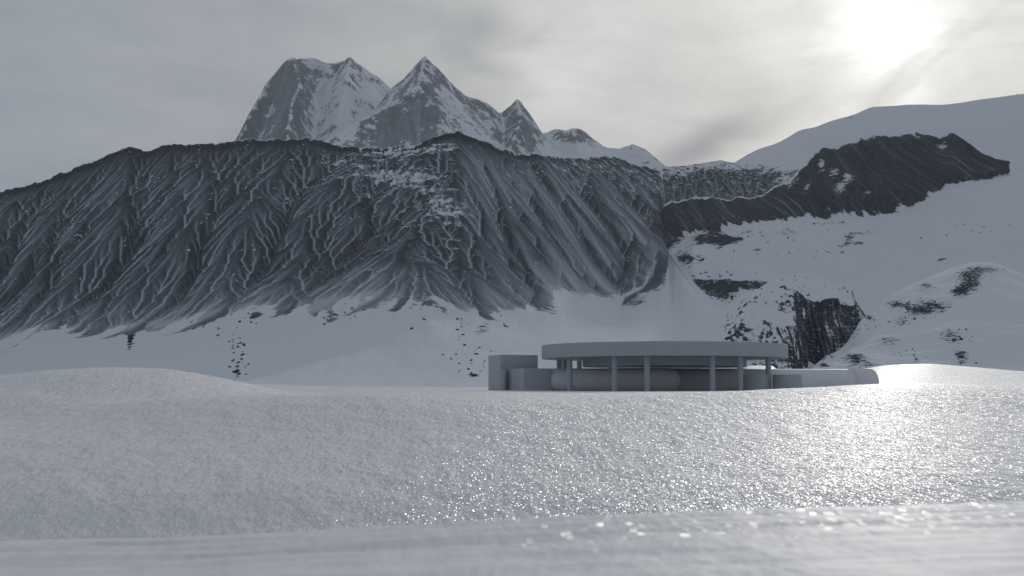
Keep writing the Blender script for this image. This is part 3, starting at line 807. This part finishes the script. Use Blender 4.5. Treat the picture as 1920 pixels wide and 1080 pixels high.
# ------------------------------------------------------------------ knolls and cliffs right of the station
def knolls():
    back = [(1290, 760), (1322, 740), (1334, 640), (1345, 600), (1380, 590), (1412, 560), (1450, 540), (1490, 530), (1510, 524), (1540, 534), (1570, 545), (1600, 562), (1625, 600), (1660, 650)]
    ctop = [(1290, 760), (1324, 745), (1336, 650), (1350, 610), (1400, 575), (1440, 552), (1470, 545), (1500, 552), (1520, 562), (1560, 570), (1597, 570), (1606, 590), (1618, 605), (1640, 650), (1660, 690)]
    cbot = [(1290, 760), (1326, 750), (1338, 660), (1350, 625), (1400, 600), (1440, 590), (1490, 600), (1505, 640), (1515, 690), (1560, 710), (1600, 710), (1618, 710), (1660, 720)]
    ftop = [(1290, 760), (1330, 752), (1342, 650), (1380, 618), (1420, 612), (1450, 615), (1470, 612), (1488, 608), (1500, 650), (1512, 695), (1560, 712), (1660, 722)]
    fbot = [(1290, 760), (1330, 755), (1345, 690), (1400, 692), (1445, 703), (1490, 715), (1512, 712), (1560, 722), (1660, 730)]
    rows = [
        ([(1290, 760), (1660, 760)], 300, 30),
        (fbot, 400, 100),
        (ftop, 412, 60),
        (cbot, 445, 110),
        (ctop, 458, 40),
        (back, 500, 20),
        (shift(back, 60), 540, 10),
        (shift(back, 160), 640, 1),
    ]
    x, y, z, s = loft(1285, 1665, 560, rows, sharp=(1, 2, 3, 4), smooth=False)
    z = blur(z, 3); y = blur(y, 2)
    px = 960 + F * x / y
    body = sm(s, 0.2, 0.8) * (1 - sm(s, 4.95, 5.05))
    nz0 = upz(x, y, blur(z, 2)); steep = 1 - sm(nz0, 0.45, 0.8)
    top_ = 1 - steep
    z = z + body * top_ * (2.6 * fbm(x / 15, y / 15, 4, 531, ridged=True) + 1.2 * fbm(x / 5, y / 6, 3, 533))
    q = x + 3 * fbm(x / 9, z / 20, 2, 535)
    y = y - steep * body * (4.0 * fbm(q / 7, z / 60, 3, 537, ridged=True) + 1.2 * fbm(q / 2, z / 30, 3, 539))
    nz = upz(x, y, z)
    fine = fbm(q / 0.9, z / 16, 4, 551, rough=0.6) + 0.7 * fbm(q / 4, z / 30, 3, 553)
    flow = sm(fine, 0.0, 0.9)
    snow = 0.22 + 0.80 * sm(nz + 0.14 * fbm(x / 6, y / 6, 4, 541), 0.48, 0.86)
    snow = snow + 0.8 * (1 - sm(px, 1346, 1362)) + 0.07
    return grid_mesh('rocky_knolls', x, y, z, M_knoll, {'snow': snow, 'flow': flow * steep})
knolls()

def snow_hump():
    top = [(1490, 712), (1515, 694), (1540, 676), (1575, 655), (1600, 628), (1612, 606), (1630, 594), (1650, 570), (1690, 545), (1740, 522), (1790, 504), (1830, 494), (1860, 496), (1900, 509), (1960, 530), (2050, 560), (2300, 600)]
    rows = [
        ([(1490, 770), (2300, 770)], 270, 30),
        ([(1490, 730), (1515, 704), (1580, 690), (1700, 690), (1920, 695), (2300, 700)], 340, 70),
        ([(1490, 724), (1515, 698), (1580, 665), (1640, 630), (1740, 610), (1850, 600), (1920, 610), (2300, 650)], 400, 70),
        (top, [(1490, 390), (1610, 430), (1700, 480), (1850, 520), (2300, 540)], 20),
        (shift(top, 30), [(1490, 430), (1610, 480), (1700, 560), (1850, 600), (2300, 620)], 10),
        (shift(top, 130), 720, 1),
    ]
    x, y, z, s = loft(1490, 2300, 620, rows)
    px = 960 + F * x / y
    z = z + sm(s, 0.6, 1.4) * (1 - 0.8 * sm(s, 2.8, 3.0)) * (1.3 * fbm(x / 30, y / 30, 3, 631) + 0.35 * fbm(x / 7, y / 7, 4, 633))
    py = 740 - F * z / y
    oc = blobs(px, py, [(1850, 508, 46, 12, .62), (1822, 533, 26, 22, .82), (1800, 550, 18, 12, .66), (1675, 540, 14, 8, .62), (1740, 537, 18, 7, .62), (1683, 575, 22, 8, .62), (1725, 587, 28, 12, .72),
                        (1765, 577, 30, 14, .6), (1690, 605, 24, 10, .55), (1628, 597, 18, 8, .6), (1782, 632, 28, 17, .7), (1800, 670, 18, 17, .8), (1665, 643, 36, 12, .5), (1597, 632, 22, 10, .5),
                        (1540, 668, 26, 12, .62), (1602, 676, 32, 15, .78), (1545, 690, 20, 5, .8), (1717, 677, 8, 8, .6), (1700, 560, 60, 30, .3), (1640, 690, 40, 8, .45)])
    z = z + 1.6 * np.clip(oc, 0, 1) * fbm(x / 9, y / 9, 4, 641, ridged=True)
    oc = oc + stones(px, py, 60, 1600, 1860, 530, 690, 5, size=(1.0, 2.8), clumps=9, spread=(22, 7))
    snow = 1.04 - 0.86 * oc - 0.16 * sm(fbm(x / 12, y / 14, 4, 637), 0.1, 0.5)
    return grid_mesh('snow_hump', x, y, z, M_knoll, {'snow': snow, 'flow': 0 * z})
snow_hump()

# ------------------------------------------------------------------ the air between here and the peaks
def haze():
    bm = bmesh.new(); bmesh.ops.create_cube(bm, size=1)
    lo = (-3600, -60, -420); hi = (3600, 7200, 1500)
    for v in bm.verts:
        v.co = tuple(lo[i] + (v.co[i] + .5) * (hi[i] - lo[i]) for i in range(3))
    m = bpy.data.materials.new('haze'); m.use_nodes = True
    t = NT(m.node_tree); t.n.clear()
    o = t.new('ShaderNodeOutputMaterial'); v = t.new('ShaderNodeVolumePrincipled')
    v.inputs['Color'].default_value = (0.80, 0.90, 1.0, 1)
    v.inputs['Density'].default_value = HAZE
    v.inputs['Anisotropy'].default_value = 0.0
    t.l.new(v.outputs[0], o.inputs['Volume'])
    me = bpy.data.meshes.new('haze'); bm.to_mesh(me); bm.free(); me.materials.append(m)
    ob = bpy.data.objects.new('haze', me); COL.objects.link(ob); ob['kind'] = 'stuff'
HAZE = 5.5e-5
haze()

# ------------------------------------------------------------------ the station
def new_obj(name, bm, mat, parent=None, smooth=False):
    me = bpy.data.meshes.new(name); bm.to_mesh(me); bm.free()
    me.materials.append(mat)
    for p in me.polygons: p.use_smooth = smooth
    o = bpy.data.objects.new(name, me); COL.objects.link(o)
    if parent: o.parent = parent
    return o

def thing(name, label, cat, loc, rz=0.0, group=None):
    o = bpy.data.objects.new(name, None); COL.objects.link(o)
    o.location = loc; o.rotation_euler = (0, 0, rz)
    o['label'] = label; o['category'] = cat; o['kind'] = 'thing'
    if group: o['group'] = group
    return o

def lathe(profile, n, rot0=0.0):
    bm = bmesh.new(); rings = []
    for r, z in profile:
        if r < 1e-6: rings.append([bm.verts.new((0, 0, z))])
        else: rings.append([bm.verts.new((r * math.cos(rot0 + 2 * math.pi * i / n), r * math.sin(rot0 + 2 * math.pi * i / n), z)) for i in range(n)])
    for a, b in zip(rings[:-1], rings[1:]):
        for i in range(n):
            j = (i + 1) % n
            if len(a) == 1: bm.faces.new((a[0], b[j], b[i]))
            elif len(b) == 1: bm.faces.new((a[i], a[j], b[0]))
            else: bm.faces.new((a[i], a[j], b[j], b[i]))
    bmesh.ops.recalc_face_normals(bm, faces=bm.faces)
    return bm

def box(x0, x1, y0, y1, z0, z1, bev=0.03):
    bm = bmesh.new()
    bmesh.ops.create_cube(bm, size=1)
    for v in bm.verts:
        v.co = (x0 + (v.co.x + .5) * (x1 - x0), y0 + (v.co.y + .5) * (y1 - y0), z0 + (v.co.z + .5) * (z1 - z0))
    if bev: bmesh.ops.bevel(bm, geom=list(bm.edges), offset=bev, segments=1, affect='EDGES')
    return bm

D = 175.0
G = float(pt(1245, 733, D)[2])          # snow level under the station
S = D / F                                # metres per picture pixel there
def X(px, Y=D): return float(pt(px, 690, Y)[0])
def Zt(py, Y=D): return float(pt(1245, py, Y)[2])

def pavilion():
    t = thing('round_pavilion', 'round flat-roofed pavilion raised on thin columns above the tubes', 'pavilion', (X(1245), D, G))
    zt, zb = Zt(648) - G, Zt(673) - G
    R = 229.5 * S
    new_obj('roof_disc', lathe([(0, zb), (R - .05, zb), (R, zb + .04), (R, zt - .04), (R - .05, zt), (0, zt)], 32, math.radians(5.6)), M_wall, t)
    zd = Zt(688) - G
    r = 153 * S
    new_obj('drum', lathe([(0, zd), (r - .04, zd), (r, zd + .04), (r, zb - .003)], 32, math.radians(3)), M_wall, t)
    rc = 205 * S
    first = None
    def on_ring(px, side):
        q = 160.0
        for _ in range(30):
            dx = (px - 960) / F * q - X(1245)
            q = D + side * math.sqrt(max(rc * rc - dx * dx, 0))
        return math.atan2(dx, D - q)
    ang = [on_ring(px, -1) for px in (1213, 1152, 1335, 1387, 1068, 1440)] + [on_ring(px, 1) for px in (1048.5, 1058.5, 1086)] + [math.radians(155), math.radians(-155)]
    for th in ang:
        if first is None:
            first = new_obj('column', lathe([(.33, -1.2), (.33, zb - .003)], 20), M_wall, t, smooth=True); c = first
        else:
            c = first.copy(); COL.objects.link(c); c.parent = t
        c.location = (rc * math.sin(th), -rc * math.cos(th), 0)
    return t
pavilion()

def block_building():
    Yc = 171.0
    p = pt(982, 735, Yc)
    g = float(p[2])
    t = thing('block_building', 'grey windowless building of a tall block and a lower block with rounded corner pillar', 'building', (float(p[0]), Yc, g), math.radians(-0))
    s = Yc / F
    h_low = 44.3 * s
    h_hi = float(pt(938, 665, Yc + 5.1)[2]) - g
    th = math.radians(20)
    t.rotation_euler = (0, 0, th)
    wl = 52 * s / math.cos(th)            # low block, right face
    new_obj('low_block', box(0, wl, 0, 5.6, -1, h_low), M_wall, t)
    new_obj('tall_block', box(-0.9, 4.05, 5.8, 10.4, -1, h_hi), M_wall, t)
    c = new_obj('corner_pillar', lathe([(.52, -1), (.52, h_low - .06), (.48, h_low - .02), (0, h_low - .02)], 28), M_wall, t, smooth=True)
    c.location = (-0.95, 5.27, 0)
block_building()

def tubes():
    # front tube with its domed end
    r = 1.40
    a = np.array([X(1027, 173.7), 173.7]); b = np.array([X(1222, 172.3), 172.3])
    zc = Zt(712, 171) 
    L = float(np.hypot(*(b - a))); ang = math.atan2(b[1] - a[1], b[0] - a[0])
    t = thing('tube_module', 'shorter front tube with a bulging domed end beneath the pavilion', 'tube module', (a[0], a[1], zc - r), ang, 'cylindrical tube modules')
    def tube(prof, n=48):
        bm = lathe(prof, n)
        bmesh.ops.rotate(bm, verts=bm.verts, cent=(0, 0, 0), matrix=__import__('mathutils').Matrix.Rotation(math.pi / 2, 3, 'Y'))
        bmesh.ops.translate(bm, verts=bm.verts, vec=(0, 0, r))
        return bm
    new_obj('tube_body', tube([(r, 0), (r, L)]), M_tube, t, smooth=True)
    dome = [(r + .04, L - .02)] + [(r + .04, L + q) for q in (.03, 1.0, 1.9)] + [((r + .04) * math.cos(f), L + 1.9 + 1.5 * math.sin(f)) for f in np.linspace(.08, math.pi / 2, 14)[:-1]] + [(0, L + 3.4)]
    new_obj('end_dome', tube(dome), M_tube, t, smooth=True)
    # long rear tube running away to the right
    r = 1.75
    a = np.array([X(1180, 175.8), 175.8]); b = np.array([X(1592, 184), 184])
    zc = Zt(723, 178)
    L = float(np.hypot(*(b - a))); ang = math.atan2(b[1] - a[1], b[0] - a[0])
    za = Zt(689.8, 174.5) - 2 * r
    t2 = thing('tube_module', 'long rear tube with a collared end section reaching furthest right on the snow', 'tube module', (a[0], a[1], za), ang, 'cylindrical tube modules')
    new_obj('tube_body', tube([(r, 0), (r, L)]), M_tube, t2, smooth=True)
    e = [(r, L + .003), (r + .14, L + .04), (r + .14, L + 2.9)] + [((r + .14) * math.cos(f), L + 2.9 + .9 * math.sin(f)) for f in np.linspace(.1, math.pi / 2, 12)[:-1]] + [(0, L + 3.8)]
    new_obj('end_section', tube(e), M_tube, t2, smooth=True)
tubes()

def tanks():
    h = Zt(702.5, 168) - Zt(736, 168)
    lab = ['squat upright cylindrical tank partly behind the pavilion column, nearer the domed tube', 'squat upright cylindrical tank standing clear on the right of its twin']
    first = None
    for i, px in enumerate((1413.5, 1476)):
        t = thing('storage_tank', lab[i], 'tank', (X(px, 168), 168, Zt(736, 168)), 0, 'pair of squat tanks')
        if first is None:
            R = 27.3 * 168 / F
            b = new_obj('tank_wall', lathe([(R, -1), (R, h - .05)], 48), M_wall, t, smooth=True)
            l = new_obj('tank_lid', lathe([(R, h - .05), (R - .05, h), (0, h + .01)], 48), M_wall, t)
            first = (b, l)
        else:
            for o in first:
                c = o.copy(); COL.objects.link(c); c.parent = t
tanks()

def marker_post():
    u, e = ue(1907, 176)
    o = new_obj('marker_post', lathe([(.9, -6), (.75, 3), (.9, 3.02), (.9, 4.2), (0, 4.6)], 8), M_crag)
    p = pt(1907, 179, 3455)
    o.location = tuple(p)
    o['label'] = 'tiny dark upright post standing on the distant snow skyline at far right'; o['category'] = 'post'; o['kind'] = 'thing'
marker_post()
